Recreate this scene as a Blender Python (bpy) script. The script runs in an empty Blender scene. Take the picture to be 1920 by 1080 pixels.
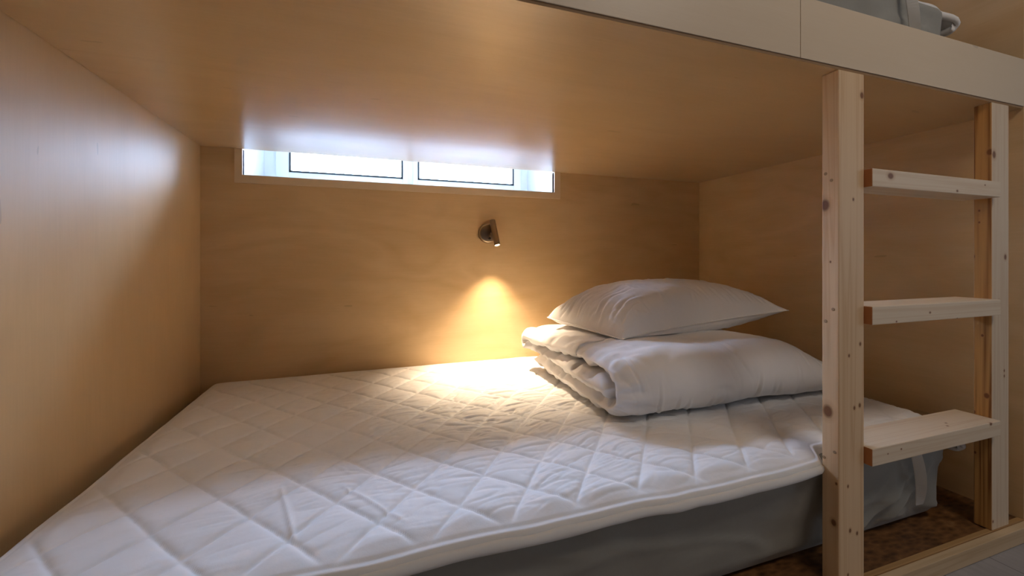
import bpy, bmesh, math, random
import numpy as np
from mathutils import Vector, Matrix

random.seed(4)
scn = bpy.context.scene
COL = scn.collection
E = 0.772            # eye height above the room floor

# ------------------------------------------------------------------ camera
cam_d = bpy.data.cameras.new('camera')
cam_d.sensor_width = 36.0
cam_d.lens = 36.0 * 786.7 / 1920.0
cam_d.shift_y = -(540 - 485.2) / 1920.0
cam_d.clip_start = 0.02
cam = bpy.data.objects.new('camera', cam_d)
COL.objects.link(cam)
cam.location = (0, 0, E)
cam.rotation_euler = (math.radians(90), 0, -0.3334)
scn.camera = cam

# ------------------------------------------------------------------ world, lights, exposure
scn.view_settings.view_transform = 'Standard'
scn.view_settings.look = 'None'
scn.view_settings.gamma = 1
scn.view_settings.use_curve_mapping = False
scn.view_settings.exposure = 0.46

W = bpy.data.worlds.new('overcast_sky')
scn.world = W
W.use_nodes = True
bg = W.node_tree.nodes['Background']
bg.inputs['Color'].default_value = (0.49, 0.67, 1.0, 1)
# overcast sky: several times brighter overhead than near the horizon
_wn, _wl = W.node_tree.nodes, W.node_tree.links
_tc = _wn.new('ShaderNodeTexCoord')
_sx = _wn.new('ShaderNodeSeparateXYZ')
_wl.new(_tc.outputs['Generated'], _sx.inputs[0])
_cr = _wn.new('ShaderNodeValToRGB')
_els = [(0.0, 0.17), (0.15, 0.22), (0.45, 0.60), (0.80, 1.0)]
while len(_cr.color_ramp.elements) < len(_els):
    _cr.color_ramp.elements.new(0.5)
for _e, (_p, _v) in zip(_cr.color_ramp.elements, _els):
    _e.position = _p
    _e.color = (_v, _v, _v, 1)
_wl.new(_sx.outputs['Z'], _cr.inputs[0])
_mm = _wn.new('ShaderNodeMath')
_mm.operation = 'MULTIPLY'
_mm.inputs[1].default_value = 95.0
_wl.new(_cr.outputs[0], _mm.inputs[0])
_wl.new(_mm.outputs[0], bg.inputs['Strength'])
bg.inputs['Strength'].default_value = 50


def area(name, loc, rot, sx, sy, power, col, portal=False):
    d = bpy.data.lights.new(name, 'AREA')
    d.shape = 'RECTANGLE'
    d.size, d.size_y = sx, sy
    d.energy = power
    d.color = col
    if portal:
        d.cycles.is_portal = True
    o = bpy.data.objects.new(name, d)
    COL.objects.link(o)
    o.location = loc
    o.rotation_euler = rot
    return o


# daylight enters through the window above the bed (sampling portal for the sky)
area('window_portal', (0.205, 2.30, E + 0.65), (math.radians(-90), 0, 0), 1.36, 0.72, 1, (1, 1, 1), portal=True)
# the room's own ceiling light, behind and above the camera
area('room_ceiling_light', (1.15, -0.40, E + 1.43), (0, 0, 0), 0.6, 0.5, 6.5, (1.0, 0.87, 0.74))
# cool daylight from the room's own window, off to the right of the camera
area('room_window_daylight', (3.05, -0.95, E + 0.30), (math.radians(90), 0, math.radians(90)), 1.1, 0.9, 3.5, (0.66, 0.80, 1.0))
# the bulb of the upper berth's reading light
_pl = bpy.data.lights.new('upper_berth_light', 'SPOT')
_pl.energy = 9
_pl.color = (1.0, 0.62, 0.30)
_pl.spot_size = math.radians(150)
_pl.spot_blend = 1
_pl.shadow_soft_size = 0.03
_po = bpy.data.objects.new('upper_berth_light', _pl)
COL.objects.link(_po)
_po.location = (0.53, 1.74, E + 1.20)
_po.rotation_euler = (0.25, 0, 0)

SPOT_W = 40.0
SPOT_C = (1.0, 0.76, 0.50)


# ------------------------------------------------------------------ maths helpers
def P(x, y, z):
    return (x, y, z + E)


_s, _c = math.sin(0.3334), math.cos(0.3334)


def ray(u, v):
    t = (u - 960) / 786.7
    return (_s + t * _c, _c - t * _s, (485.2 - v) / 786.7)


def on_y(u, v, y):          # point of the plane Y = y seen in the photo at (u, v)
    r = ray(u, v)
    k = y / r[1]
    return (r[0] * k, y, r[2] * k + E)


def on_x(u, v, x):
    r = ray(u, v)
    k = x / r[0]
    return (x, r[1] * k, r[2] * k + E)


_rng = np.random.RandomState(11)
_perm = _rng.permutation(512)
_grad = np.array([(math.cos(a), math.sin(a)) for a in _rng.uniform(0, 6.2832, 512)])


def noise2(x, y, seed=0):
    x = np.asarray(x, float) + seed * 17.31
    y = np.asarray(y, float) + seed * 5.77
    xi = np.floor(x).astype(int)
    yi = np.floor(y).astype(int)
    xf = x - xi
    yf = y - yi
    u = xf * xf * xf * (xf * (xf * 6 - 15) + 10)
    v = yf * yf * yf * (yf * (yf * 6 - 15) + 10)

    def g(a, b, dx, dy):
        h = _perm[(_perm[(xi + a) % 512] + yi + b) % 512]
        gr = _grad[h]
        return gr[..., 0] * dx + gr[..., 1] * dy
    n00 = g(0, 0, xf, yf)
    n10 = g(1, 0, xf - 1, yf)
    n01 = g(0, 1, xf, yf - 1)
    n11 = g(1, 1, xf - 1, yf - 1)
    a = n00 + u * (n10 - n00)
    b = n01 + u * (n11 - n01)
    return (a + v * (b - a)) * 1.5


def fbm(x, y, seed=0, o=3):
    r = 0
    a = 1.0
    for i in range(o):
        r = r + a * noise2(x * 2 ** i, y * 2 ** i, seed + i * 3)
        a *= 0.5
    return r


def ridge(x, y, seed=0, w=0.16):
    n = np.abs(noise2(x, y, seed))
    return np.exp(-(n / w) ** 2)


def sstep(a, b, x):
    t = np.clip((x - a) / (b - a), 0, 1)
    return t * t * (3 - 2 * t)


# ------------------------------------------------------------------ object helpers
def thing(name, label, cat, loc, group=None):
    o = bpy.data.objects.new(name, None)
    o.empty_display_size = 0.05
    COL.objects.link(o)
    o.location = loc
    o['label'] = label
    o['category'] = cat
    if group:
        o['group'] = group
    return o


def tag(o, label=None, cat=None, group=None, kind=None):
    if label:
        o['label'] = label
    if cat:
        o['category'] = cat
    if group:
        o['group'] = group
    if kind:
        o['kind'] = kind
    return o


def root_loc(parent):
    v = Vector((0, 0, 0))
    while parent is not None:
        v = v + Vector(parent.location)
        parent = parent.parent
    return v


def link_mesh(name, me, mats, parent=None, origin=None, smooth=False):
    """the mesh comes in world coordinates; it is moved to its own origin / its parent's frame"""
    if not isinstance(mats, (list, tuple)):
        mats = [mats]
    for m in mats:
        me.materials.append(m)
    if smooth:
        me.polygons.foreach_set('use_smooth', [True] * len(me.polygons))
    o = bpy.data.objects.new(name, me)
    COL.objects.link(o)
    rl = root_loc(parent)
    if parent is None and origin is not None:
        me.transform(Matrix.Translation(-Vector(origin)))
        o.location = origin
    elif parent is not None:
        me.transform(Matrix.Translation(-rl))
        o.parent = parent
    return o


def box_bm(bm, x0, x1, y0, y1, z0, z1, bev=0.0, seg=2, mi=0):
    b = bmesh.new()
    bmesh.ops.create_cube(b, size=1)
    for v in b.verts:
        v.co = Vector(((x0 + x1) / 2 + v.co.x * (x1 - x0), (y0 + y1) / 2 + v.co.y * (y1 - y0), (z0 + z1) / 2 + v.co.z * (z1 - z0)))
    if bev > 0:
        bmesh.ops.bevel(b, geom=list(b.edges), offset=bev, segments=seg, affect='EDGES', profile=0.6)
    for f in b.faces:
        f.material_index = mi
    me = bpy.data.meshes.new('t')
    b.to_mesh(me)
    b.free()
    bm.from_mesh(me)
    bpy.data.meshes.remove(me)


def boxes(name, lst, mats, parent=None, origin=None, bev=0.001):
    """lst: boxes in eye-relative z"""
    bm = bmesh.new()
    for b in lst:
        x0, x1, y0, y1, z0, z1 = b[:6]
        box_bm(bm, x0, x1, y0, y1, z0 + E, z1 + E, bev)
    me = bpy.data.meshes.new(name)
    bm.to_mesh(me)
    bm.free()
    return link_mesh(name, me, mats, parent, origin)


def grid_mesh(name, V, closed_u=False, closed_v=False, flip=False):
    """V: (nu, nv, 3) array"""
    nu, nv = V.shape[:2]
    me = bpy.data.meshes.new(name)
    idx = np.arange(nu * nv).reshape(nu, nv)
    a = idx if closed_u else idx[:-1]
    b = np.roll(idx, -1, 0) if closed_u else idx[1:]
    if closed_v:
        q = np.stack([a, b, np.roll(b, -1, 1), np.roll(a, -1, 1)], -1).reshape(-1, 4)
    else:
        q = np.stack([a[:, :-1], b[:, :-1], b[:, 1:], a[:, 1:]], -1).reshape(-1, 4)
    if flip:
        q = q[:, ::-1]
    nf = len(q)
    me.vertices.add(nu * nv)
    me.vertices.foreach_set('co', V.reshape(-1).astype(np.float32))
    me.loops.add(nf * 4)
    me.loops.foreach_set('vertex_index', q.reshape(-1).astype(np.int32))
    me.polygons.add(nf)
    me.polygons.foreach_set('loop_start', np.arange(0, nf * 4, 4, dtype=np.int32))
    me.update(calc_edges=True)
    me.validate()
    return me


def tube_mesh(name, pts, rad, n=10, flat=1.0, caps=True):
    """pts: list of 3-D points, rad: radius or list"""
    pts = [Vector(p) for p in pts]
    bm = bmesh.new()
    rings = []
    up = Vector((0, 0, 1))
    for i, p in enumerate(pts):
        d = (pts[min(i + 1, len(pts) - 1)] - pts[max(i - 1, 0)]).normalized()
        a = d.cross(up)
        if a.length < 1e-3:
            a = Vector((1, 0, 0))
        a.normalize()
        b = d.cross(a).normalized()
        r = rad[i] if isinstance(rad, (list, tuple)) else rad
        rings.append([bm.verts.new(p + a * math.cos(t) * r + b * math.sin(t) * r * flat) for t in [2 * math.pi * k / n for k in range(n)]])
    for r0, r1 in zip(rings[:-1], rings[1:]):
        for k in range(n):
            bm.faces.new((r0[k], r0[(k + 1) % n], r1[(k + 1) % n], r1[k]))
    if caps:
        bm.faces.new(rings[0][::-1])
        bm.faces.new(rings[-1])
    bmesh.ops.recalc_face_normals(bm, faces=bm.faces)
    me = bpy.data.meshes.new(name)
    bm.to_mesh(me)
    bm.free()
    return me


def lathe(name, prof, base, axis, n=48):
    """prof: (r, h) pairs turned about the axis from base"""
    axis = Vector(axis).normalized()
    a = axis.orthogonal().normalized()
    b = axis.cross(a)
    base = Vector(base)
    bm = bmesh.new()
    rings = []
    for r, h in prof:
        if r < 1e-6:
            rings.append([bm.verts.new(base + axis * h)])
        else:
            rings.append([bm.verts.new(base + axis * h + (a * math.cos(t) + b * math.sin(t)) * r) for t in [2 * math.pi * k / n for k in range(n)]])
    for r0, r1 in zip(rings[:-1], rings[1:]):
        for k in range(n):
            if len(r0) == 1 and len(r1) == 1:
                continue
            if len(r0) == 1:
                bm.faces.new((r0[0], r1[(k + 1) % n], r1[k]))
            elif len(r1) == 1:
                bm.faces.new((r0[k], r0[(k + 1) % n], r1[0]))
            else:
                bm.faces.new((r0[k], r0[(k + 1) % n], r1[(k + 1) % n], r1[k]))
    bmesh.ops.recalc_face_normals(bm, faces=bm.faces)
    me = bpy.data.meshes.new(name)
    bm.to_mesh(me)
    bm.free()
    return me


# ------------------------------------------------------------------ materials
class NT:
    def __init__(self, name):
        self.m = bpy.data.materials.new(name)
        self.m.use_nodes = True
        self.t = self.m.node_tree
        self.n = self.t.nodes
        self.b = self.n['Principled BSDF']

    def add(self, typ, **kw):
        nd = self.n.new(typ)
        for k, v in kw.items():
            setattr(nd, k, v)
        return nd

    def link(self, a, b):
        self.t.links.new(a, b)

    def val(self, sock, v):
        if hasattr(v, 'links') or isinstance(v, bpy.types.NodeSocket):
            self.link(v, sock)
        else:
            sock.default_value = v

    def math(self, op, a, b=0.0, c=None, clamp=False):
        nd = self.add('ShaderNodeMath', operation=op, use_clamp=clamp)
        self.val(nd.inputs[0], a)
        self.val(nd.inputs[1], b)
        if c is not None:
            self.val(nd.inputs[2], c)
        return nd.outputs[0]

    def mix(self, fac, a, b, mode='MIX'):
        nd = self.add('ShaderNodeMix', data_type='RGBA', blend_type=mode)
        self.val(nd.inputs[0], fac)
        self.val(nd.inputs[6], a)
        self.val(nd.inputs[7], b)
        return nd.outputs[2]

    def ramp(self, fac, stops):
        nd = self.add('ShaderNodeValToRGB')
        cr = nd.color_ramp
        while len(cr.elements) < len(stops):
            cr.elements.new(0.5)
        for e, (p, col) in zip(cr.elements, stops):
            e.position = p
            e.color = col if len(col) == 4 else (*col, 1)
        self.link(fac, nd.inputs[0])
        return nd.outputs[0]

    def coord(self, scale=(1, 1, 1), rot=(0, 0, 0), geo=True):
        # geometry position: the shell and the timber stand still in the world
        if geo:
            src = self.add('ShaderNodeNewGeometry').outputs['Position']
        else:
            src = self.add('ShaderNodeTexCoord').outputs['Object']
        mp = self.add('ShaderNodeMapping')
        mp.inputs['Scale'].default_value = scale
        mp.inputs['Rotation'].default_value = rot
        self.link(src, mp.inputs[0])
        return mp.outputs[0]

    def noise(self, vec, scale=1.0, detail=3.0, rough=0.5, dist=0.0):
        nd = self.add('ShaderNodeTexNoise')
        self.link(vec, nd.inputs['Vector'])
        nd.inputs['Scale'].default_value = scale
        nd.inputs['Detail'].default_value = detail
        nd.inputs['Roughness'].default_value = rough
        nd.inputs['Distortion'].default_value = dist
        return nd.outputs[0]

    def bump(self, h, strength=0.2, dist=0.001):
        nd = self.add('ShaderNodeBump')
        nd.inputs['Strength'].default_value = strength
        nd.inputs['Distance'].default_value = dist
        self.link(h, nd.inputs['Height'])
        self.link(nd.outputs[0], self.b.inputs['Normal'])
        return nd

    def set(self, **kw):
        for k, v in kw.items():
            self.val(self.b.inputs[k.replace('_', ' ')], v)


def plain(name, col, rough=0.5, metal=0.0, spec=0.5):
    t = NT(name)
    t.b.inputs['Base Color'].default_value = (*col, 1)
    t.b.inputs['Roughness'].default_value = rough
    t.b.inputs['Metallic'].default_value = metal
    t.b.inputs['Specular IOR Level'].default_value = spec
    return t.m


def plywood(name, grain, light=(0.73, 0.52, 0.29), dark=(0.61, 0.41, 0.20), rough=0.42, figure=1.0, seed=0.0, spec=0.5, coat=0.0):
    """birch plywood: fine grain along one axis, cloudy rotary-cut figure, satin lacquer"""
    t = NT(name)
    fine = {'x': (2.5, 60, 60), 'y': (60, 2.5, 60), 'z': (60, 60, 2.5)}[grain]
    wide = {'x': (1.6, 5, 5), 'y': (5, 1.6, 5), 'z': (5, 5, 1.6)}[grain]
    g = t.noise(t.coord(fine), 3.0, 4, 0.6)
    w = t.noise(t.coord(wide), 1.3, 4, 0.55, 1.4)
    # contour-like figure: repeated bands of a slow noise
    w2 = t.noise(t.coord(wide), 0.7, 2, 0.45, 0.8)
    band = t.math('PINGPONG', t.math('MULTIPLY', w2, 9.0), 1.0)
    f = t.math('ADD', t.math('MULTIPLY', w, 0.55 * figure), t.math('MULTIPLY', band, 0.15 * figure))
    f = t.math('ADD', f, t.math('MULTIPLY', g, 0.30))
    f = t.math('SUBTRACT', f, 0.18 * figure)
    c = t.ramp(f, [(0.08, (*dark, 1)), (0.58, (*light, 1))])
    # a few small pin knots and dashes
    sp = t.noise(t.coord({'x': (4, 16, 16), 'y': (16, 4, 16), 'z': (16, 16, 4)}[grain]), 1.6, 2, 0.5)
    k = t.math('MULTIPLY', t.math('GREATER_THAN', sp, 0.755), 0.35)
    c = t.mix(k, c, (*[v * 0.55 for v in dark], 1))
    t.link(c, t.b.inputs['Base Color'])
    t.link(t.math('ADD', t.math('MULTIPLY', g, 0.10), rough - 0.05), t.b.inputs['Roughness'])
    t.b.inputs['Specular IOR Level'].default_value = spec
    t.b.inputs['Coat Weight'].default_value = coat
    t.b.inputs['Coat Roughness'].default_value = 0.24
    t.bump(t.math('ADD', t.math('MULTIPLY', g, 0.5), w), 0.12, 0.002)
    return t.m


def pine(name, axis, light=(0.80, 0.60, 0.37), dark=(0.62, 0.38, 0.17), knots=(), rough=0.5, lines=1.0, off=(0, 0, 0)):
    """planed softwood with growth lines along one axis and knots at world places (x, y, z, r)"""
    t = NT(name)
    pos = t.add('ShaderNodeNewGeometry').outputs['Position']
    mp = t.add('ShaderNodeMapping')
    mp.inputs['Location'].default_value = off
    sc = {'x': (0.9, 42, 42), 'y': (42, 0.9, 42), 'z': (42, 42, 0.9)}[axis]
    mp.inputs['Scale'].default_value = sc
    t.link(pos, mp.inputs[0])
    n1 = t.noise(mp.outputs[0], 1.0, 2, 0.5, 0.3)
    rings = t.math('PINGPONG', t.math('MULTIPLY', n1, 9.0), 1.0)
    rings = t.math('POWER', rings, 2.5)
    n2 = t.noise(mp.outputs[0], 6.0, 3, 0.6)
    f = t.math('ADD', t.math('MULTIPLY', rings, 0.55 * lines), t.math('MULTIPLY', n2, 0.35))
    c = t.ramp(f, [(0.10, (*light, 1)), (0.85, (*dark, 1))])
    for (kx, ky, kz, kr) in knots:
        sub = t.add('ShaderNodeVectorMath', operation='SUBTRACT')
        t.link(pos, sub.inputs[0])
        sub.inputs[1].default_value = (kx, ky, kz)
        ml = t.add('ShaderNodeVectorMath', operation='MULTIPLY')
        t.link(sub.outputs[0], ml.inputs[0])
        el = {'x': (0.7, 1, 1), 'y': (1, 0.7, 1), 'z': (1, 1, 0.75)}[axis]
        ml.inputs[1].default_value = [e / kr for e in el]
        ln = t.add('ShaderNodeVectorMath', operation='LENGTH')
        t.link(ml.outputs[0], ln.inputs[0])
        d = ln.outputs['Value']
        halo = t.math('SUBTRACT', 1.9, d, clamp=True)
        core = t.math('MULTIPLY', t.math('SUBTRACT', 1.1, d, clamp=True), 2.2, clamp=True)
        c = t.mix(t.math('MULTIPLY', halo, 0.45), c, (0.50, 0.25, 0.09, 1))
        c = t.mix(t.math('MULTIPLY', core, 0.9), c, (0.19, 0.065, 0.02, 1))
    t.link(c, t.b.inputs['Base Color'])
    t.set(Roughness=rough)
    t.bump(f, 0.15, 0.001)
    return t.m


def cloth(name, col, weave=1.0, rough=0.85, sheen=0.25, cloudy=0.0):
    t = NT(name)
    v = t.coord((1, 1, 1), geo=False)
    n = t.noise(v, 900.0, 2, 0.6)
    n2 = t.noise(v, 60.0, 4, 0.6)
    h = t.math('ADD', t.math('MULTIPLY', n, 0.3 * weave), n2)
    c = t.mix(t.math('MULTIPLY', n2, 0.25 + cloudy), (*col, 1), (*[k * 0.86 for k in col], 1))
    t.link(c, t.b.inputs['Base Color'])
    t.set(Roughness=rough)
    t.b.inputs['Sheen Weight'].default_value = sheen
    t.b.inputs['Sheen Roughness'].default_value = 0.4
    t.b.inputs['Specular IOR Level'].default_value = 0.25
    t.bump(h, 0.25, 0.0015)
    return t.m


M = {}
M['ply_back'] = plywood('birch_plywood_back', 'x', figure=1.5)
M['ply_left'] = plywood('birch_plywood_left', 'z', figure=0.5, rough=0.48, spec=0.85)
M['ply_right'] = plywood('birch_plywood_right', 'y', figure=1.2)
M['ply_soffit'] = plywood('birch_plywood_soffit', 'x', rough=0.30, figure=0.8, spec=0.8, coat=0.6)
M['ply_fascia'] = plywood('birch_plywood_fascia', 'x', light=(0.80, 0.67, 0.51), dark=(0.74, 0.60, 0.44), rough=0.42, figure=0.6)
M['ply_edge'] = plain('plywood_edge', (0.32, 0.19, 0.09), 0.7)
M['trim'] = plywood('window_trim_wood', 'x', light=(0.80, 0.65, 0.48), dark=(0.74, 0.58, 0.40), figure=0.4)
M['white'] = plain('white_window_paint', (0.86, 0.89, 0.91), 0.35)
M['gasket'] = plain('dark_gasket_rubber', (0.02, 0.03, 0.035), 0.5)
M['plaster'] = plain('room_plaster', (0.50, 0.48, 0.46), 0.85)

g = NT('window_glass')
g.n.remove(g.b)
tr = g.add('ShaderNodeBsdfTransparent')
gl = g.add('ShaderNodeBsdfGlossy')
gl.inputs['Roughness'].default_value = 0.02
fr = g.add('ShaderNodeFresnel')
fr.inputs['IOR'].default_value = 1.45
mx = g.add('ShaderNodeMixShader')
g.link(fr.outputs[0], mx.inputs[0])
g.link(tr.outputs[0], mx.inputs[1])
g.link(gl.outputs[0], mx.inputs[2])
g.link(mx.outputs[0], g.n['Material Output'].inputs[0])
M['glass'] = g.m

t = NT('brushed_nickel')
nn = t.noise(t.coord((300, 300, 6), geo=False), 1.0, 2)
t.set(Metallic=1.0)
t.b.inputs['Base Color'].default_value = (0.30, 0.235, 0.165, 1)
t.link(t.math('ADD', t.math('MULTIPLY', nn, 0.15), 0.24), t.b.inputs['Roughness'])
M['nickel'] = t.m
M['black'] = plain('black_plastic', (0.01, 0.01, 0.01), 0.4)
t = NT('lamp_lens')
t.b.inputs['Base Color'].default_value = (1, 1, 1, 1)
t.b.inputs['Emission Color'].default_value = (1, 0.86, 0.68, 1)
t.b.inputs['Emission Strength'].default_value = 14
M['lens'] = t.m

M['topper'] = cloth('white_quilted_cotton', (0.86, 0.86, 0.87), 1.0)
M['binding'] = cloth('white_cotton_binding', (0.85, 0.84, 0.84), 1.0)
M['duvet'] = cloth('white_duvet_cotton', (0.87, 0.86, 0.87), 0.8, rough=0.7)
M['pillow'] = cloth('white_pillow_cotton', (0.87, 0.86, 0.87), 0.8, rough=0.7)
M['sheet'] = cloth('grey_fitted_sheet', (0.36, 0.355, 0.325), 1.0, cloudy=0.2)
M['elastic'] = cloth('white_elastic_strap', (0.80, 0.80, 0.78), 1.2)

# brown platform board with pressed chips
t = NT('brown_chipboard')
v = t.coord((1, 1, 1))
vo = t.add('ShaderNodeTexVoronoi')
vo.inputs['Scale'].default_value = 70
mp = t.coord((0.5, 1.4, 1))
dn = t.noise(v, 40, 3)
t.link(mp, vo.inputs['Vector'])
f = t.math('ADD', t.math('MULTIPLY', t.noise(v, 25, 5, 0.65), 0.7), t.math('MULTIPLY', vo.outputs['Distance'], 0.35))
t.link(t.ramp(f, [(0.3, (0.05, 0.020, 0.007, 1)), (0.65, (0.22, 0.10, 0.035, 1)), (0.8, (0.33, 0.18, 0.075, 1))]), t.b.inputs['Base Color'])
t.set(Roughness=0.45)
t.bump(f, 0.2, 0.001)
M['deck'] = t.m

# grey plank floor: plank seams run along Y, one seam seen close to the far post
t = NT('grey_plank_floor')
pos = t.add('ShaderNodeNewGeometry').outputs['Position']
sp = t.add('ShaderNodeSeparateXYZ')
t.link(pos, sp.inputs[0])
fx = t.math('FRACT', t.math('DIVIDE', t.math('SUBTRACT', sp.outputs[0], 1.52), 0.19))
seam = t.math('LESS_THAN', fx, 0.012)
n = t.noise(t.coord((14, 1.5, 1)), 4, 5, 0.6)
n3 = t.noise(t.coord((5, 3, 1)), 2.5, 4, 0.6)
cc = t.ramp(t.math('ADD', t.math('MULTIPLY', n, 0.5), t.math('MULTIPLY', n3, 0.5)), [(0.3, (0.30, 0.29, 0.30, 1)), (0.7, (0.44, 0.42, 0.43, 1))])
t.link(t.mix(seam, cc, (0.14, 0.13, 0.13, 1)), t.b.inputs['Base Color'])
t.set(Roughness=0.5)
M['floor'] = t.m

# ------------------------------------------------------------------ dimensions read from the photo (eye-relative heights)
XL, XR, YB = -0.584, 1.7332, 1.85
ZC = 0.4191                       # underside of the upper berth
ZD = -0.729                       # top of the sleeping platform
ZF = -E                           # room floor
YF = 0.6385                       # front plane of the fascia
ZTOP = 1.45                       # room ceiling
WX0, WX1, WZ0, WZ1 = -0.447, 0.855, 0.320, 0.95

# ------------------------------------------------------------------ setting
def struct(o):
    o['kind'] = 'structure'
    return o


struct(boxes('floor', [(-0.70, 3.2, -2.9, YB + 0.02, ZF - 0.05, ZF)], M['floor'], bev=0))
struct(boxes('ceiling', [(-0.70, 3.2, -2.9, YB + 0.02, ZTOP, ZTOP + 0.05)], M['plaster'], bev=0))
struct(boxes('wall_left', [(XL - 0.018, XL, -2.8, YB, ZF, ZTOP)], M['ply_left'], bev=0))
struct(boxes('wall_right', [(XR, XR + 0.018, YF + 0.001, YB, ZF, ZTOP)], M['ply_right'], bev=0))
# the wall behind the berths, cut out round the window
hx0, hx1, hz0, hz1 = WX0, WX1, WZ0, WZ1
struct(boxes('wall_back', [
    (XL, hx0, YB, YB + 0.018, ZF, ZTOP), (hx1, XR + 0.018, YB, YB + 0.018, ZF, ZTOP),
    (hx0, hx1, YB, YB + 0.018, ZF, hz0), (hx0, hx1, YB, YB + 0.018, hz1, ZTOP)], M['ply_back'], bev=0))
struct(boxes('wall_front', [(-0.70, 3.2, -2.85, -2.8, ZF, ZTOP)], M['plaster'], bev=0))
struct(boxes('wall_far_right', [(3.15, 3.2, -2.8, YF + 0.06, ZF, ZTOP), (XR + 0.018, 3.15, YF + 0.02, YF + 0.06, ZF, ZTOP)], M['plaster'], bev=0))

# window in its deep white reveal
win = bpy.data.objects.new('window_1', None)
COL.objects.link(win)
win.location = (0.2, 2.2, E + WZ0)
struct(win)
RY = 2.20
boxes('window_reveal', [
    (WX0 - 0.05, WX0, YB + 0.018, RY + 0.06, WZ0 - 0.05, WZ1 + 0.05), (WX1, WX1 + 0.05, YB + 0.018, RY + 0.06, WZ0 - 0.05, WZ1 + 0.05),
    (WX0, WX1, YB + 0.018, RY + 0.06, WZ0 - 0.05, WZ0), (WX0, WX1, YB + 0.018, RY + 0.06, WZ1, WZ1 + 0.05)], M['white'], win, bev=0)
GX = (-0.342, 0.173, 0.2477, 0.768)
GZ0 = 0.404
GZ1 = WZ1 - 0.08
boxes('window_frame', [
    (WX0, WX0 + 0.055, RY, RY + 0.06, WZ0, WZ1), (WX1 - 0.05, WX1, RY, RY + 0.06, WZ0, WZ1),
    (WX0, WX1, RY, RY + 0.06, WZ0, GZ0 - 0.02), (WX0, WX1, RY, RY + 0.06, GZ1 + 0.02, WZ1),
    (0.195, 0.226, RY, RY + 0.06, WZ0, WZ1)], M['white'], win, bev=0.002)
for a, b in ((GX[0], GX[1]), (GX[2], GX[3])):
    l0 = WX0 + 0.05 if a < 0 else 0.224
    r0 = 0.197 if a < 0 else WX1 - 0.045
    sash = boxes('window_sash', [
        (l0, a, RY - 0.012, RY + 0.04, GZ0 - 0.04, GZ1 + 0.03), (b, r0, RY - 0.012, RY + 0.04, GZ0 - 0.04, GZ1 + 0.03),
        (a, b, RY - 0.012, RY + 0.04, GZ0 - 0.04, GZ0), (a, b, RY - 0.012, RY + 0.04, GZ1, GZ1 + 0.03)], M['white'], win, bev=0.002)
    gk = 0.008
    boxes('gasket', [
        (a, a + gk, RY - 0.014, RY + 0.02, GZ0, GZ1), (b - gk, b, RY - 0.014, RY + 0.02, GZ0, GZ1),
        (a, b, RY - 0.014, RY + 0.02, GZ0, GZ0 + gk), (a, b, RY - 0.014, RY + 0.02, GZ1 - gk, GZ1)], M['gasket'], sash, bev=0)
    boxes('window_pane', [(a + 0.001, b - 0.001, RY + 0.005, RY + 0.009, GZ0 + 0.001, GZ1 - 0.001)], M['glass'], sash, bev=0)

# wooden trim round the opening (three boards)
tb = bmesh.new()
for b in ((WX0 - 0.0266, WX0, YB - 0.007, YB + 0.02, WZ0 - 0.031, ZC - 0.0005), (WX1, WX1 + 0.0315, YB - 0.007, YB + 0.02, WZ0 - 0.031, ZC - 0.0005),
          (WX0 - 0.001, WX1 + 0.001, YB - 0.007, YB + 0.02, WZ0 - 0.031, WZ0)):
    box_bm(tb, *b[:4], b[4] + E, b[5] + E, 0.0012)
tm = bpy.data.meshes.new('trim_1')
tb.to_mesh(tm)
tb.free()
struct(link_mesh('trim_1', tm, M['trim']))

# ------------------------------------------------------------------ upper berth: deck panel and the two fascia boards
ub = thing('upper_bunk', 'built-in birch plywood upper bunk with flat underside and front fascia above the lower bed', 'bunk bed', P(0.57, 1.24, ZC))
bm = bmesh.new()
box_bm(bm, XL + 0.001, XR - 0.001, 0.6405, YB - 0.0005, ZC + E, ZC + 0.018 + E, 0)
for f in bm.faces:
    if f.normal.y < -0.9:
        f.material_index = 1
me = bpy.data.meshes.new('deck_panel')
bm.to_mesh(me)
bm.free()
link_mesh('deck_panel', me, [M['ply_soffit'], M['ply_edge']], ub)
XS = 0.8667
boxes('fascia_board', [(XL + 0.002, XS - 0.0008, YF, YF + 0.018, 0.4255, 0.5564)], M['ply_fascia'], ub, bev=0.0008)
boxes('fascia_board', [(XS + 0.0008, 3.10, YF, YF + 0.018, 0.4255, 0.5564)], M['ply_fascia'], ub, bev=0.0008)

# ------------------------------------------------------------------ sleeping platform with its edge strip
pf = thing('bed_platform', 'low brown chipboard bed platform with light pine edge board above the grey floor', 'bed platform', P(0.57, 1.24, ZF))
boxes('platform_board', [(XL + 0.001, XR - 0.001, YF + 0.012, YB - 0.001, ZF + 0.001, ZD)], M['deck'], pf, bev=0)
boxes('edge_strip', [(XL + 0.002, XR - 0.001, YF + 0.0005, YF + 0.013, ZF + 0.02, ZD + 0.002)], pine('strip_pine', 'x', (0.52, 0.31, 0.13), (0.36, 0.19, 0.07)), pf, bev=0.0015)
eb = boxes('edge_board', [(XL + 0.002, 3.10, YF - 0.018, YF, ZF + 0.001, ZD - 0.001)], pine('edge_pine', 'x', (0.72, 0.54, 0.34), (0.58, 0.40, 0.22)), pf, bev=0.0015)

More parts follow.
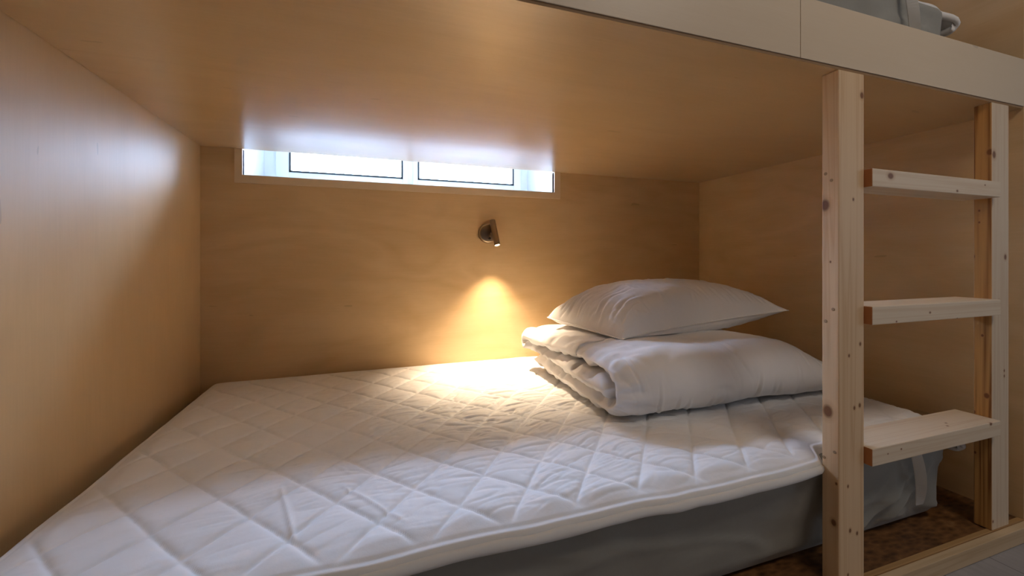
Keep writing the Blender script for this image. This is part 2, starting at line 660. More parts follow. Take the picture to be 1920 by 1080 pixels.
# ------------------------------------------------------------------ ladder
YP0, YP1 = YF + 0.0005, 0.6755
P1 = (0.985, 1.068)
P2 = (1.578, 1.658)
lad = thing('ladder', 'pine bunk ladder with three flat treads between two square posts', 'ladder', P(1.32, YP0, ZD))
kn1 = [on_x(1547, 385, P1[0]) + (0.0105,), on_x(1552, 771, P1[0]) + (0.0115,), on_x(1563, 980, P1[0]) + (0.006,), on_x(1568, 907, P1[0]) + (0.0025,),
       on_x(1557, 491, P1[0]) + (0.002,), on_y(1616, 179, YP0) + (0.006,), on_y(1600, 374, YP0) + (0.003,), on_y(1613, 645, YP0) + (0.0035,), on_y(1592, 667, YP0) + (0.003,),
       on_y(1602, 765, YP0) + (0.0035,), on_y(1612, 760, YP0) + (0.004,), on_y(1590, 912, YP0) + (0.003,), on_y(1607, 1000, YP0) + (0.0035,), on_y(1594, 995, YP0) + (0.004,), on_y(1590, 1078, YP0) + (0.003,)]
kn2 = [on_y(1864, 290, YP0) + (0.008,), on_y(1885, 482, YP0) + (0.006,), on_y(1873, 567, YP0) + (0.0055,), on_y(1883, 705, YP0) + (0.003,), on_y(1883, 695, YP0) + (0.003,),
       on_y(1862, 978, YP0) + (0.003,)]
kn2s = [on_x(1850, 742, P2[0]) + (0.006,), on_x(1836, 395, P2[0]) + (0.0025,), on_x(1836, 417, P2[0]) + (0.0025,), on_x(1824, 481, P2[0]) + (0.005,), on_x(1842, 629, P2[0]) + (0.003,),
        on_x(1826, 772, P2[0]) + (0.004,), on_x(1856, 285, P2[0]) + (0.007,), on_x(1828, 848, P2[0]) + (0.003,)]
mp1 = pine('post_pine', 'z', (0.83, 0.60, 0.37), (0.70, 0.44, 0.23), kn1, lines=0.9)
mp2 = pine('post_pine_pale', 'z', (0.80, 0.65, 0.48), (0.69, 0.50, 0.33), kn2, lines=0.8, off=(3, 1, 0))
mp2s = pine('post_heartwood_warm_light', 'z', (0.62, 0.34, 0.11), (0.26, 0.10, 0.02), kn2s, lines=1.9, off=(1, 5, 0))  # orange heartwood, with some of the warm light on this face painted in


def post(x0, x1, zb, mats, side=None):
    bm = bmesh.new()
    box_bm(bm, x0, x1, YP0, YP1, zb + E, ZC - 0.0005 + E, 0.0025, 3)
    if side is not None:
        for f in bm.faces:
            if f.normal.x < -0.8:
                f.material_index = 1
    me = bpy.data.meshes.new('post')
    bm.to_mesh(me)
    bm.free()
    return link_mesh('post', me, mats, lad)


post1 = post(*P1, ZD + 0.0025, [mp1])
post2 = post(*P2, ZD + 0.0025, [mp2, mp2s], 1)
# round wooden plugs over the screws in the near post's side
plug_m = plain('wood_plug', (0.42, 0.27, 0.15), 0.6)
for (u, v) in ((1548, 326), (1559, 338), (1562, 580), (1548, 602), (1565, 848), (1545, 857)):
    c = on_x(u, v, P1[0])
    link_mesh('screw_plug', lathe('screw_plug', [(0, -0.002), (0.0036, -0.002), (0.0036, 0.0004), (0.003, 0.0009), (0, 0.0009)], c, (-1, 0, 0), 16), plug_m, post1)

endm = plain('pine_end_grain', (0.50, 0.20, 0.07), 0.75)
YR = 0.6225
rungs = [(0.2029, 0.1621, 0.078, [on_y(1670, 330, YR) + (0.0075,), on_y(1847, 347, YR) + (0.002,), on_y(1795, 358, YR) + (0.003,), on_y(1845, 370, YR) + (0.002,)]),
         (-0.1074, -0.1485, 0.092, [on_y(1744, 586, YR) + (0.0025,), on_y(1681, 603, YR) + (0.002,), on_y(1795, 597, YR) + (0.0015,)]),
         (-0.4262, -0.4656, 0.092, [on_y(1858, 795, YR) + (0.004,), on_y(1690, 842, YR) + (0.002,), on_y(1665, 851, YR) + (0.0015,), (1.42, 0.66, E - 0.4262, 0.0025), (1.40, 0.648, E - 0.4262, 0.0025)])]
for k, (zt, zb, dep, kn) in enumerate(rungs):
    bm = bmesh.new()
    box_bm(bm, P1[1] + 0.0003, P2[0] - 0.0003, YR, YR + dep, zb + E, zt + E, 0.002, 2)
    if k == 0:      # waney underside at the back edge of the top tread
        pass
    for f in bm.faces:
        if abs(f.normal.x) > 0.8:
            f.material_index = 1
    me = bpy.data.meshes.new('tread')
    bm.to_mesh(me)
    bm.free()
    mt = pine('tread_pine_%s' % ('upper', 'middle', 'lower')[k], 'x', (0.84, 0.70, 0.53), (0.70, 0.51, 0.33), kn, lines=0.7, off=(k * 3.1, k * 1.7, 2))
    link_mesh('tread', me, [mt, endm], lad)

# ------------------------------------------------------------------ mattress in its grey fitted sheet
MX0, MX1, MY0, MY1 = -0.532, 1.552, 0.695, 1.84
MZ0, MZ1 = ZD + 0.001, -0.474


def build_mattress(name, label, group=None, loc=(0, 0, 0)):
    """rounded block; the lower side tucks in like a loose fitted sheet, with long shallow folds"""
    # outline samples round the rectangle with rounded corners
    R = 0.06
    pts = []
    seg = 0.008

    def line(p, q):
        n = max(2, int(math.dist(p, q) / seg))
        for i in range(n):
            pts.append((p[0] + (q[0] - p[0]) * i / n, p[1] + (q[1] - p[1]) * i / n))

    def arc(c, a0):
        for i in range(10):
            a = a0 + math.pi / 2 * i / 10
            pts.append((c[0] + R * math.cos(a), c[1] + R * math.sin(a)))
    line((MX0 + R, MY0), (MX1 - R, MY0)); arc((MX1 - R, MY0 + R), -math.pi / 2)
    line((MX1, MY0 + R), (MX1, MY1 - R)); arc((MX1 - R, MY1 - R), 0)
    line((MX1 - R, MY1), (MX0 + R, MY1)); arc((MX0 + R, MY1 - R), math.pi / 2)
    line((MX0, MY1 - R), (MX0, MY0 + R)); arc((MX0 + R, MY0 + R), math.pi)
    A = np.array(pts)
    cx, cy = (MX0 + MX1) / 2, (MY0 + MY1) / 2
    nrm = np.roll(A, -1, 0) - np.roll(A, 1, 0)
    nrm = np.stack([nrm[:, 1], -nrm[:, 0]], 1)
    nrm /= np.linalg.norm(nrm, axis=1)[:, None]
    peri = np.concatenate([[0], np.cumsum(np.linalg.norm(np.diff(A, axis=0), axis=1))])
    H = MZ1 - MZ0
    rows = []
    # from centre of the bottom, up the side, to the centre of the top
    prof = [(-0.30, 0.0), (-0.12, 0.0), (-0.068, 0.0), (-0.054, 0.004), (-0.043, 0.016), (-0.037, 0.03)]
    for i in range(1, 23):
        h = 0.03 + (H - 0.055) * i / 22.0
        prof.append((-0.037 * (1 - h / H) ** 1.3, h))
    prof += [(-0.004, H - 0.016), (-0.012, H - 0.006), (-0.026, H), (-0.12, H), (-0.30, H)]
    for off, h in prof:
        side = 1.0 if 0.015 < h < H - 0.012 else 0.0
        hh = h / H
        x, y = A[:, 0], A[:, 1]
        d = np.zeros(len(A))
        if side:
            d += 0.007 * fbm(peri * 2.2, hh * 1.2 + 0 * peri, 3) * 1.5
            d += 0.004 * ridge(peri * 3.0 + hh * 2.2, hh * 1.1 - peri * 0.8, 5, 0.10)
            # folds gathered towards the front right corner
            fr_ = sstep(0.95, 1.5, x) * (y < MY0 + 0.2)
            for k, (xa, xb, am) in enumerate(((1.10, 1.47, 0.016), (1.24, 1.50, 0.012), (0.98, 1.36, 0.010))):
                xc = xa + (xb - xa) * hh ** 0.8
                d += am * np.exp(-((x - xc) / 0.022) ** 2) * (y < MY0 + 0.1) * (1 - hh) ** 0.5 * math.sin(math.pi * min(1, hh + 0.15))
            d += 0.010 * fr_ * (1 - hh) * np.sin(x * 38 + hh * 7)
            d *= min(1.0, (h - 0.01) / 0.03) * min(1.0, (H - h) / 0.03)
        P_ = A + nrm * (off + d)[:, None] if off > -0.11 else np.stack([cx + (A[:, 0] - cx) * (1 + off * 1.3), cy + (A[:, 1] - cy) * (1 + off * 2.0)], 1)
        rows.append(np.column_stack([P_, np.full(len(A), MZ0 + h + E)]))
    V = np.stack(rows, 0)
    me = grid_mesh(name, V, closed_v=True)
    bm = bmesh.new()
    bm.from_mesh(me)
    ed = [e for e in bm.edges if e.is_boundary]
    bmesh.ops.holes_fill(bm, edges=ed)
    bmesh.ops.recalc_face_normals(bm, faces=bm.faces)
    bm.to_mesh(me)
    bm.free()
    o = link_mesh(name, me, M['sheet'], None, P(cx, cy, MZ0), smooth=True)
    tag(o, label, 'mattress', group)
    return o


mat_low = build_mattress('mattress', 'thick mattress in grey fitted sheet lying on the brown lower platform')
mat_up = mat_low.copy()
COL.objects.link(mat_up)
mat_up.location = mat_low.location + Vector((-0.012, 0.0, 1.168))
tag(mat_up, 'mattress in grey fitted sheet on the upper bunk, cut off by the photo top', 'mattress')

# ------------------------------------------------------------------ quilted mattress pad
TX0, TX1, TY0, TY1 = -0.538, 1.610, 0.668, 1.845
TZ = -0.452


def quilt_height(x, y):
    yy = y - 0.028 * sstep(0.12, 0.42, x) + 0.004 * noise2(x * 4, y * 4, 2)
    xx = x + 0.005 * noise2(x * 3 + 7, y * 3, 4)
    gx = (xx - 0.018) / 0.1405
    gy = (yy - 0.76) / 0.170
    a = np.abs((gx + gy) - np.round(gx + gy)) * 0.10
    b = np.abs((gx - gy) - np.round(gx - gy)) * 0.10
    pa = (1 - np.exp(-a / 0.0035)) * 0.6 + 0.4 * (1 - np.exp(-a / 0.018))
    pb = (1 - np.exp(-b / 0.0035)) * 0.6 + 0.4 * (1 - np.exp(-b / 0.018))
    return pa * pb, a, b


def pad_surface(x, y):
    q, a, b = quilt_height(x, y)
    z = TZ + 0.0098 * (q - 0.6)
    m = np.clip(q * 1.2, 0, 1)
    # fine gathers between the stitch lines: thin arcs that run roughly left to right
    wx = x + 0.05 * noise2(x * 5, y * 5, 8)
    wy = y + 0.035 * noise2(x * 4.5, y * 4.5, 9) - 0.22 * (x - 0.4) * (1 - 0.6 * sstep(0.5, 1.0, x))
    act = 0.12 + 0.95 * np.exp(-(((x - 0.35) / 0.45) ** 2 + ((y - 1.18) / 0.30) ** 2)) + 0.22 * sstep(1.1, 0.8, y) * sstep(0.1, 0.4, x)
    r1 = ridge(wx * 6, wy * 26, 21, 0.10)
    r2 = ridge(wx * 8 + 4, wy * 46, 22, 0.12)
    z = z - (0.0052 * r1 * act + 0.0026 * r2 * act) * m
    z = z + 0.0026 * fbm(wx * 7, wy * 13, 25) * m
    # puckers perpendicular to the stitches
    z = z + 0.0011 * noise2(x * 85, y * 18, 26) * np.exp(-b / 0.012) + 0.0011 * noise2(x * 18, y * 80, 27) * np.exp(-a / 0.012)
    # two crossing press creases near the front left
    for (x0, y0, x1, y1, am) in ((-0.16, 0.93, -0.105, 0.735, 0.0045), (-0.05, 0.90, 0.07, 0.73, 0.0030), (-0.075, 1.0, -0.02, 0.92, 0.002)):
        L = math.hypot(x1 - x0, y1 - y0)
        s = ((x - x0) * (x1 - x0) + (y - y0) * (y1 - y0)) / L
        dd = ((x - x0) * (y1 - y0) - (y - y0) * (x1 - x0)) / L
        z = z + am * np.exp(-(dd / 0.0035) ** 2) * sstep(0, 0.04, s) * sstep(L, L - 0.04, s)
    # slow unevenness of the mattress below
    z = z + 0.004 * fbm(x * 1.4, y * 1.8, 31) - 0.012 * sstep(0.1, -0.5, x) * sstep(1.5, 1.84, y)
    return z


def pad_place(x, y, z):
    """lets the flat pad hang over the mattress edges"""
    s = np.maximum(0, x - 1.495)
    corner = sstep(1.00, 0.70, y)
    k = 2.0 + 2.6 * corner
    z = z - k * s * s
    x = x - s * s * (0.9 + 1.6 * corner)
    s2 = np.maximum(0, 0.715 - y)
    z = z - 3.0 * s2 * s2
    # left edge sinks a little by the wall
    s3 = np.maximum(0, -0.47 - x)
    z = z - 0.5 * s3 * s3
    return x, y, z


def edge_wave(t, seed):
    return 0.006 * fbm(t * 3.2, t * 0 + seed, 40 + seed)


def build_pad():
    root = thing('mattress_pad', 'white diamond-quilted cotton mattress pad spread over the lower mattress', 'mattress pad', P(0.54, 1.25, TZ - 0.022))
    NX, NY = 640, 360
    R = 0.013
    gu = np.linspace(0, 1, NX)
    gv = np.linspace(0, 1, NY)
    U_, V_ = np.meshgrid(gu, gv, indexing='ij')
    x0 = TX0 + edge_wave(V_ * 1.2, 1)
    x1 = TX1 + edge_wave(V_ * 1.2, 2) - 0.02 * sstep(0.4, 1, V_)
    y0 = TY0 + edge_wave(U_ * 2.2, 3) * 1.2
    xa_ = TX0 + (TX1 - TX0) * U_
    y0 = y0 + 0.055 * sstep(0.975, 1.045, xa_) - 0.034 * sstep(1.545, 1.60, xa_)      # pushed back behind the posts and the lowest tread
    y1 = TY1 - 0.004 + edge_wave(U_ * 2.2, 4) * 0.6 - 0.012 * sstep(0.35, 0.0, U_)
    X = x0 + (x1 - x0) * U_
    Y = y0 + (y1 - y0) * V_
    # round off the corners of the outline
    cl = 0.035
    du = np.minimum(X - x0, x1 - X)
    dv = np.minimum(Y - y0, y1 - Y)
    inc = np.clip(1 - du / cl, 0, 1) ** 2 * np.clip(1 - dv / cl, 0, 1) ** 2
    X = X + np.where(U_ < 0.5, 1, -1) * inc * 0.010
    Y = Y + np.where(V_ < 0.5, 1, -1) * inc * 0.010
    Z = pad_surface(X, Y)
    de = np.minimum(du, dv)
    flat = sstep(0.012, 0.060, de)
    Z = TZ - 0.004 + (Z - TZ + 0.004) * flat - (1 - flat) * 0.002
    drop = R * (1 - np.sqrt(np.clip(1 - (1 - np.clip(de / R, 0, 1)) ** 2, 0, 1)))
    Z = Z - drop - 0.0022 * np.exp(-((de - 0.014) / 0.004) ** 2)
    top = np.stack(pad_place(X, Y, Z), -1)
    Zb = np.full_like(Z, TZ - 0.0215)
    Zb = np.minimum(Zb, Z - 0.0005)
    Zb = np.where(de < 0.0005, Z, Zb)
    bot = np.stack(pad_place(X, Y, Zb), -1)
    top[..., 2] += E
    bot[..., 2] += E
    mt_ = grid_mesh('quilted_panel', top)
    mb_ = grid_mesh('b', bot[::5, ::5] if False else bot, flip=True)
    bm = bmesh.new()
    bm.from_mesh(mt_)
    bm.from_mesh(mb_)
    bpy.data.meshes.remove(mb_)
    bound = [v for v in bm.verts if v.is_boundary]
    bmesh.ops.remove_doubles(bm, verts=bound, dist=0.0002)
    bmesh.ops.recalc_face_normals(bm, faces=bm.faces)
    bm.to_mesh(mt_)
    bm.free()
    link_mesh('quilted_panel', mt_, M['topper'], root, smooth=True)
    # rounded binding sewn round the rim
    rim = [top[i, 0] for i in range(0, NX, 3)] + [top[NX - 1, j] for j in range(0, NY, 3)] + [top[i, NY - 1] for i in range(NX - 1, -1, -3)] + [top[0, j] for j in range(NY - 1, -1, -3)]
    rim = np.array(rim)
    n = 10
    ctr = np.array([0.54, 1.25])
    V = np.zeros((len(rim), n, 3))
    tan = np.roll(rim, -1, 0) - np.roll(rim, 1, 0)
    nr = np.stack([tan[:, 1], -tan[:, 0]], 1)
    nr /= (np.linalg.norm(nr, axis=1) + 1e-9)[:, None]
    arc = np.concatenate([[0], np.cumsum(np.linalg.norm(np.diff(rim, axis=0), axis=1))])
    wob = 0.0016 * noise2(arc * 14, arc * 0, 50)
    for k in range(n):
        a = 2 * math.pi * k / n
        V[:, k, 0] = rim[:, 0] + nr[:, 0] * (math.cos(a) * 0.0085 - 0.003)
        V[:, k, 1] = rim[:, 1] + nr[:, 1] * (math.cos(a) * 0.0085 - 0.003)
        V[:, k, 2] = rim[:, 2] - 0.004 + math.sin(a) * (0.0105 + wob)
    me = grid_mesh('edge_binding', V, closed_u=True, closed_v=True, flip=False)
    link_mesh('edge_binding', me, M['binding'], root, smooth=True)

    # elastic corner straps that hook under the mattress
    def strap(pts, w, nm='corner_strap'):
        pts = [Vector(P(*p)) for p in pts]
        sub = []
        for i in range(len(pts) - 1):
            p0 = pts[max(i - 1, 0)]; p1 = pts[i]; p2 = pts[i + 1]; p3 = pts[min(i + 2, len(pts) - 1)]
            for k in range(8):
                t_ = k / 8
                sub.append(0.5 * ((2 * p1) + (-p0 + p2) * t_ + (2 * p0 - 5 * p1 + 4 * p2 - p3) * t_ ** 2 + (-p0 + 3 * p1 - 3 * p2 + p3) * t_ ** 3))
        sub.append(pts[-1])
        bm = bmesh.new()
        prev = None
        for i, p in enumerate(sub):
            f = i / (len(sub) - 1)
            ang = 0.25 + 0.9 * math.sin(f * 3.0)
            d = Vector((math.cos(ang), -math.sin(ang) * 0.6, 0.12)).normalized() * (w / 2)
            th = Vector((0.0, -0.0009, 0))
            r = [bm.verts.new(q) for q in (p - d + th, p + d + th, p + d - th, p - d - th)]
            if prev:
                for k in range(4):
                    bm.faces.new((prev[k], prev[(k + 1) % 4], r[(k + 1) % 4], r[k]))
            else:
                bm.faces.new(r[::-1])
            prev = r
        bm.faces.new(prev)
        bmesh.ops.recalc_face_normals(bm, faces=bm.faces)
        me = bpy.data.meshes.new(nm)
        bm.to_mesh(me)
        bm.free()
        link_mesh(nm, me, M['elastic'], root, smooth=False)
    strap([(1.305, 0.672, -0.470), (1.325, 0.674, -0.50), (1.352, 0.680, -0.55), (1.385, 0.694, -0.61), (1.412, 0.712, -0.665)], 0.022)
    return root


pad = build_pad()
pad_up = pad.copy()
COL.objects.link(pad_up)
for ch in list(pad.children):
    c = ch.copy()
    COL.objects.link(c)
    c.parent = pad_up
pad_up.location = pad.location + Vector((-0.025, 0.0, 1.174))
tag(pad_up, 'white mattress pad drooping off the end of the upper bunk mattress', 'mattress pad')

def creases(x, y, lst):
    """cloth creases: a sharp valley with a soft ridge on one side, each (x0, y0, x1, y1, width, depth)"""
    out = np.zeros(np.broadcast(x, y).shape)
    for (x0, y0, x1, y1, w_, am) in lst:
        L_ = math.hypot(x1 - x0, y1 - y0)
        s_ = ((x - x0) * (x1 - x0) + (y - y0) * (y1 - y0)) / L_
        d_ = ((x - x0) * (y1 - y0) - (y - y0) * (x1 - x0)) / L_ + 0.12 * L_ * np.sin(s_ / L_ * 3.0)
        fade = sstep(0, 0.25 * L_, s_) * sstep(L_, 0.5 * L_, s_)
        out += am * fade * (-np.exp(-(d_ / w_) ** 2) + 0.8 * np.exp(-((d_ - 2.0 * w_) / (1.4 * w_)) ** 2))
    return out


# ------------------------------------------------------------------ folded duvet
def build_duvet():
    B0 = TZ + 0.010
    th = 0.0575
    pitch = 0.0565
    Yf_, Yb_ = 1.014, 1.585
    path = []

    def seg(p, q, n):
        for i in range(n):
            path.append((p[0] + (q[0] - p[0]) * i / n, p[1] + (q[1] - p[1]) * i / n))

    def arc(cy, cz, r, a0, a1, n, flat=1.0):
        for i in range(n):
            a = a0 + (a1 - a0) * i / n
            path.append((cy + r * flat * math.cos(a), cz + r * math.sin(a)))
    z1 = B0 + th / 2
    z3 = z1 + 2 * pitch
    z2 = z1 + pitch
    seg((1.615, z1), (Yf_, z1), 50)
    arc(Yf_, z2, pitch, -math.pi / 2, -3 * math.pi / 2, 40, 1.0)
    seg((Yf_, z3), (Yb_, z3), 50)
    arc(Yb_, (z2 + z3) / 2, pitch / 2, math.pi / 2, -math.pi / 2, 22)
    seg((Yb_, z2), (0.998, z2), 50)
    path.append((0.996, z2))
    C = np.array(path)
    T = np.gradient(C, axis=0)
    T /= np.linalg.norm(T, axis=1)[:, None]
    Nn = np.stack([-T[:, 1], T[:, 0]], 1)        # left of travel
    s = np.concatenate([[0], np.cumsum(np.linalg.norm(np.diff(C, axis=0), axis=1))])
    S = s[-1]
    NT_ = 300
    t = np.linspace(0, 1, NT_)
    t = t - 0.04 * np.sin(2 * math.pi * t)         # denser near both ends
    SS, TT = np.meshgrid(s, t, indexing='ij')
    # each layer ends at its own place on the left
    xl = 0.634 - 0.016 * sstep(S - 0.62, S - 0.45, SS) - 0.008 * sstep(0.5, 0.3, SS) + 0.008 * noise2(SS * 4.0, SS * 0, 60) + 0.004 * np.sin(SS * 9) - 0.035 * sstep(0.55, 1.1, C[:, 0][:, None] - 0.6) * (C[:, 1][:, None] > z2)
    xr = 1.515 + 0.015 * noise2(SS * 3.0, SS * 0, 61) + 0 * TT
    X = xl + (xr - xl) * TT
    dl = X - xl
    dr = xr - X
    capl = np.sqrt(np.clip(1 - (1 - np.clip(dl / 0.038, 0, 1)) ** 2, 0, 1))
    capr = np.sqrt(np.clip(1 - (1 - np.clip(dr / 0.10, 0, 1)) ** 2, 0, 1))
    # the sheet also thins at its two free edges
    ends = np.sqrt(np.clip(1 - (1 - np.clip(np.minimum(SS / 0.035, (S - SS) / 0.02), 0, 1)) ** 2, 0, 1))
    hth = th / 2 * capl * capr * ends
    hth = np.maximum(hth, 0.0018)
    cr_l = np.exp(-dl / 0.10)
    crump = 0.0110 * cr_l
    rnd = random.Random(5)
    fr0 = 0.60                       # travel length where the front roll starts
    cf = []
    for k in range(13):
        xx = 0.70 + 0.78 * (k + rnd.uniform(-0.4, 0.4)) / 13
        s0 = fr0 + rnd.uniform(0.0, 0.10)
        cf.append((xx, s0, xx + rnd.uniform(-0.035, 0.0), s0 + rnd.uniform(0.05, 0.12), 0.0040, rnd.uniform(0.0020, 0.0042)))
    for k in range(46):
        s0 = S * (k + rnd.uniform(-0.3, 0.3)) / 46
        cf.append((0.60, s0, 0.60 + rnd.uniform(0.07, 0.16), s0 + rnd.uniform(-0.03, 0.03), 0.0050, rnd.uniform(0.0020, 0.0048)))
    for k in range(9):
        s0 = fr0 + rnd.uniform(-0.1, 0.65)
        xx = rnd.uniform(0.75, 1.4)
        cf.append((xx, s0, xx + rnd.uniform(-0.1, 0.1), s0 + rnd.uniform(-0.07, 0.07), 0.006, rnd.uniform(0.0015, 0.003)))
    CR = creases(X, SS, cf)
    out = []
    for sd in (1, -1):
        w = 0.0036 * fbm(X * 5 + 3 * sd, SS * 6, 62 + sd) * 1.8
        # short slanting creases across the front roll
        w -= 0.0065 * sstep(-0.1, 0.5, noise2(X * 5, SS * 5, 75)) * ridge(X * 16 + SS * 7.0, SS * 3.0, 66, 0.12) * (0.35 + 0.65 * (sd < 0))
        # gathers that run in from the sewn ends
        w -= crump * ridge(SS * 26 + 0.8 * noise2(X * 9, SS * 9, 70), X * 6, 68 + sd, 0.25)
        w += crump * 1.3 * noise2(SS * 30, X * 9, 72 + sd)
        w += CR
        w *= np.clip(hth / (th / 2) * 1.3, 0, 1)
        h = hth * 0.985 + w
        Yv = C[:, 0][:, None] + sd * Nn[:, 0][:, None] * h
        Zv = C[:, 1][:, None] + sd * Nn[:, 1][:, None] * h
        out.append((X.copy(), Yv, Zv))
    V = []
    for X_, Y_, Z_ in out:
        # the whole stack settles towards its ends and back
        fl = 1 - 0.08 * np.exp(-(X_ - 0.60) / 0.10) - 0.50 * sstep(1.22, 1.54, X_) ** 1.3
        Zs = B0 + (Z_ - B0) * fl
        # it leans: the roll swells in the middle, and lies a little askew
        k = (Zs - B0)
        Zs = Zs + 0.010 * np.sin((X_ - 0.6) / 0.92 * math.pi) * (k / 0.16)
        Ys = Y_ + 0.03 * (k / 0.17) * np.where(Y_ < 1.2, 1, 0.3) + 0.02 * sstep(1.2, 1.54, X_) * sstep(1.25, 1.0, Y_)
        Xs = X_ + 0.03 * sstep(1.2, 1.6, Y_) * np.exp(-(X_ - 0.6) / 0.25) * np.where(Z_ < z2, 1, 0)
        V.append(np.stack([Xs, Ys, Zs + E], -1))
    a, b = V
    # closed tube in s: side +1 forwards, side -1 backwards
    ring = np.concatenate([a, b[::-1]], 0)
    me = grid_mesh('duvet', ring, closed_u=True)
    bm = bmesh.new()
    bm.from_mesh(me)
    # close the thin ends in X by stitching the two rims
    n = len(s)
    bm.verts.ensure_lookup_table()
    N2 = 2 * n
    for col in (0, NT_ - 1):
        for i in range(n - 1):
            ids = [i * NT_ + col, (i + 1) * NT_ + col, (N2 - 2 - i) * NT_ + col, (N2 - 1 - i) * NT_ + col]
            try:
                bm.faces.new([bm.verts[q] for q in ids])
            except ValueError:
                pass
    bmesh.ops.recalc_face_normals(bm, faces=bm.faces)
    bm.to_mesh(me)
    bm.free()
    o = link_mesh('duvet', me, M['duvet'], None, P(1.06, 1.3, B0), smooth=True)
    tag(o, 'white cotton duvet folded in three, lying on the quilted pad under the pillow', 'duvet')
    return o


duvet = build_duvet()

# ------------------------------------------------------------------ pillow
def build_pillow():
    n = 260
    m = 180
    u = np.sin(np.linspace(-1, 1, n) * math.pi / 2)
    v = np.sin(np.linspace(-1, 1, m) * math.pi / 2)
    U_, V_ = np.meshgrid(u, v, indexing='ij')
    FL, BL, FR, BR = (0.765, 1.175, -0.262), (0.665, 1.545, -0.235), (1.515, 1.165, -0.196), (1.47, 1.60, -0.22)
    a = (U_ + 1) / 2
    b = (V_ + 1) / 2

    def bil(i):
        return (FL[i] * (1 - a) + FR[i] * a) * (1 - b) + (BL[i] * (1 - a) + BR[i] * a) * b
    # the sides bow inwards between the pointed corners
    X = bil(0) + 0.022 * np.clip(-U_, 0, 1) * np.abs(U_) ** 6 * np.abs(V_) ** 5 - U_ * 0.030 * (1 - V_ ** 2) * np.abs(U_) ** 3
    Y = bil(1) - V_ * 0.026 * (1 - U_ ** 2) * np.abs(V_) ** 3
    Z0 = bil(2) + 0.012 * np.sin((a) * math.pi) * 0
    eu = 1 - np.abs(U_)
    ev = 1 - np.abs(V_)
    e = np.minimum(eu * 0.37, ev * 0.22)
    puff = (1 - np.abs(U_) ** (2.9 - 0.5 * a)) ** 0.55 * (1 - np.abs(V_) ** 2.6) ** 0.52
    lean = 1 + 0.12 * (-U_)
    # creases fanning from the seams
    gat = 0.0050 * np.exp(-e / 0.05)
    w = gat * noise2(V_ * 9 + 0.5 * U_, U_ * 2.2, 80) * (eu < ev * 1.2) + gat * noise2(U_ * 15, V_ * 2.0, 81) * (ev <= eu * 1.2)
    left = np.exp(-(U_ + 1) / 0.30)
    w -= 0.0095 * left * ridge(V_ * 5.5 + U_ * 2.0 + 0.5 * noise2(U_ * 4, V_ * 3, 88), U_ * 1.1 - V_ * 0.4, 83, 0.16)
    w += 0.008 * left * fbm(U_ * 4, V_ * 3, 84)
    w -= 0.0050 * ridge(U_ * 8 + V_ * 3.5, V_ * 1.1, 85, 0.10) * sstep(-0.6, 0.0, U_) * sstep(-0.9, -0.6, V_) * sstep(0.6, 0.0, V_) * sstep(-0.2, 0.4, noise2(U_ * 3, V_ * 3, 89))
    w += 0.0035 * fbm(U_ * 3, V_ * 2.4, 86)
    rp = random.Random(9)
    xm, ym = U_ * 0.37, V_ * 0.21
    cl_ = []
    for k in range(17):
        x0_ = -0.36 + 0.72 * (k + rp.uniform(-0.4, 0.4)) / 17
        cl_.append((x0_, -0.205, x0_ + rp.uniform(-0.03, 0.04), -0.205 + rp.uniform(0.05, 0.13), 0.0042, rp.uniform(0.002, 0.0045)))
    for k in range(11):
        y0_ = -0.20 + 0.40 * (k + rp.uniform(-0.3, 0.3)) / 11
        cl_.append((-0.365, y0_, -0.365 + rp.uniform(0.07, 0.17), y0_ * 0.8 + rp.uniform(-0.015, 0.015), 0.0052, rp.uniform(0.003, 0.0065)))
    for (a0, b0_, a1, b1) in ((-0.12, -0.02, -0.09, 0.06), (-0.06, 0.0, -0.05, 0.05), (0.02, -0.03, 0.05, 0.05), (0.16, -0.05, 0.20, 0.03), (0.19, -0.06, 0.24, 0.0), (-0.19, -0.10, -0.16, 0.02)):
        cl_.append((a0, b0_, a1, b1, 0.0045, 0.0042))
    w += creases(xm, ym, cl_)
    w *= np.clip(puff * 3, 0, 1)
    Zt = Z0 + 0.148 * puff * lean + w
    Zb = Z0 - 0.062 * puff + w * 0.5
    floor_z = -0.262 + 0.010 * sstep(1.2, 1.5, Y)
    Zb = np.maximum(Zb, floor_z)
    Zb = np.minimum(Zb, Zt - 0.0005)
    Zb[0, :] = Zt[0, :]; Zb[-1, :] = Zt[-1, :]; Zb[:, 0] = Zt[:, 0]; Zb[:, -1] = Zt[:, -1]
    top = np.stack([X, Y, Zt + E], -1)
    bot = np.stack([X, Y, Zb + E], -1)
    mt_ = grid_mesh('pillow', top)
    mb_ = grid_mesh('b', bot, flip=True)
    bm = bmesh.new()
    bm.from_mesh(mt_)
    bm.from_mesh(mb_)
    bpy.data.meshes.remove(mb_)
    bmesh.ops.remove_doubles(bm, verts=[v_ for v_ in bm.verts if v_.is_boundary], dist=0.0002)
    bmesh.ops.recalc_face_normals(bm, faces=bm.faces)
    bm.to_mesh(mt_)
    bm.free()
    root = thing('pillow', 'plump white cotton pillow resting on top of the folded duvet', 'pillow', P(1.11, 1.38, -0.27))
    link_mesh('pillow_body', mt_, M['pillow'], root, smooth=True)
    rim = np.concatenate([top[::4, 0], top[-1, ::4], top[::-4, -1], top[0, ::-4]], 0)
    keep = [0]
    for i in range(1, len(rim)):
        if np.linalg.norm(rim[i] - rim[keep[-1]]) > 0.002:
            keep.append(i)
    rim = rim[keep]
    nn_ = 6
    V = np.zeros((len(rim), nn_, 3))
    ctr = rim.mean(0)
    tan = np.roll(rim, -1, 0) - np.roll(rim, 1, 0)
    nr = np.stack([tan[:, 1], -tan[:, 0]], 1)
    nr /= (np.linalg.norm(nr, axis=1) + 1e-9)[:, None]
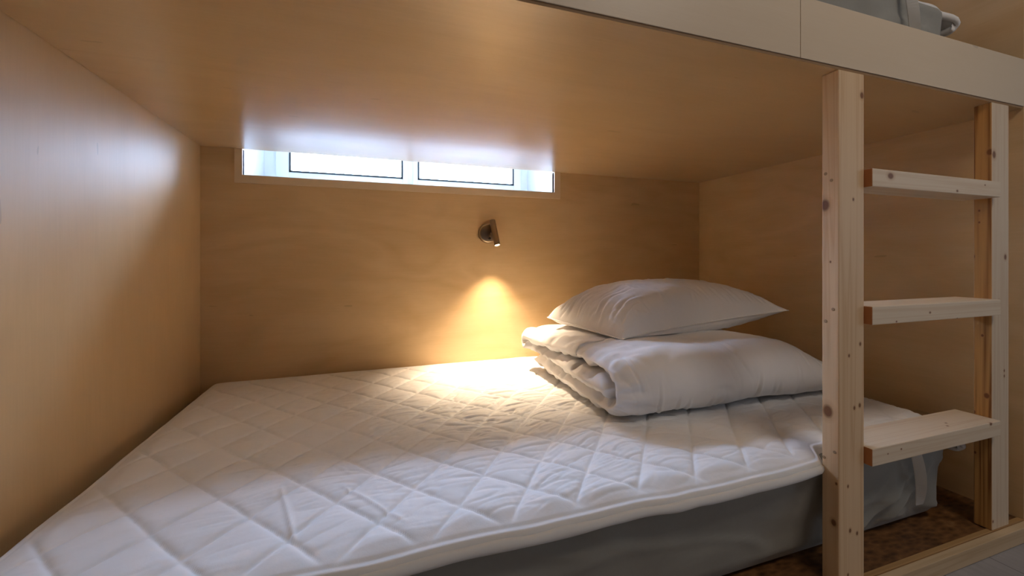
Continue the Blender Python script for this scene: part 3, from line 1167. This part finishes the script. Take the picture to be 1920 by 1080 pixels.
    for k in range(nn_):
        a_ = 2 * math.pi * k / nn_
        V[:, k, 0] = rim[:, 0] + nr[:, 0] * (math.cos(a_) * 0.0032 + 0.0015)
        V[:, k, 1] = rim[:, 1] + nr[:, 1] * (math.cos(a_) * 0.0032 + 0.0015)
        V[:, k, 2] = rim[:, 2] + math.sin(a_) * 0.0016
    me = grid_mesh('seam', V, closed_u=True, closed_v=True)
    link_mesh('seam', me, M['pillow'], root, smooth=True)
    return root


pillow = build_pillow()

# ------------------------------------------------------------------ reading light on the back wall
cx_, cz_ = 0.522, 0.116
lamp = thing('reading_light', 'small brushed metal reading light, lit, on the plywood wall under the window', 'wall light', P(cx_, YB, cz_))
link_mesh('wall_disc', lathe('wall_disc', [(0, 0), (0.044, 0), (0.044, 0.004), (0.0435, 0.012), (0.042, 0.018), (0.037, 0.0205), (0, 0.021)], P(cx_, YB - 0.0003, cz_), (0, -1, 0)), M['nickel'], lamp, smooth=True)
link_mesh('switch', lathe('switch', [(0, 0), (0.0058, 0), (0.0058, 0.003), (0.0045, 0.0042), (0, 0.0042)], P(cx_ + 0.004, YB - 0.0205, cz_ - 0.024), (0, -1, 0), 20), M['black'], lamp, smooth=True)
hc = Vector(P(cx_ + 0.017, YB - 0.060, cz_ + 0.000))
axis = Vector((0.10, -0.36, -1.0)).normalized()
link_mesh('arm', lathe('arm', [(0, 0), (0.006, 0), (0.006, 0.046), (0, 0.046)], P(cx_ + 0.013, YB - 0.018, cz_), (0.1, -1, 0.0), 20), M['nickel'], lamp, smooth=True)
L = 0.122
b0 = hc - axis * (L / 2)
r = 0.0135
tube = link_mesh('lamp_tube', lathe('lamp_tube', [(0, 0), (r - 0.002, 0), (r, 0.002), (r, L - 0.001), (r - 0.001, L), (r - 0.0022, L - 0.001), (r - 0.0022, L - 0.006), (0, L - 0.006)], b0, axis), M['nickel'], lamp, smooth=True)
tube.modifiers.new('edge_split', 'EDGE_SPLIT').split_angle = math.radians(40)
link_mesh('lens', lathe('lens', [(0, 0), (r - 0.0024, 0), (r - 0.0024, 0.002), (0, 0.003)], b0 + axis * (L - 0.0055), axis, 32), M['lens'], lamp, smooth=False)
sl = bpy.data.lights.new('reading_bulb', 'SPOT')
sl.energy = SPOT_W
sl.color = SPOT_C
sl.spot_size = math.radians(95)
sl.spot_blend = 1.0
sl.shadow_soft_size = 0.010
so = bpy.data.objects.new('reading_bulb', sl)
COL.objects.link(so)
so.parent = lamp
so.location = (b0 + axis * (L + 0.003)) - Vector(lamp.location)
so.rotation_euler = Vector((-0.04, -0.27, -1.0)).normalized().to_track_quat('-Z', 'Y').to_euler()
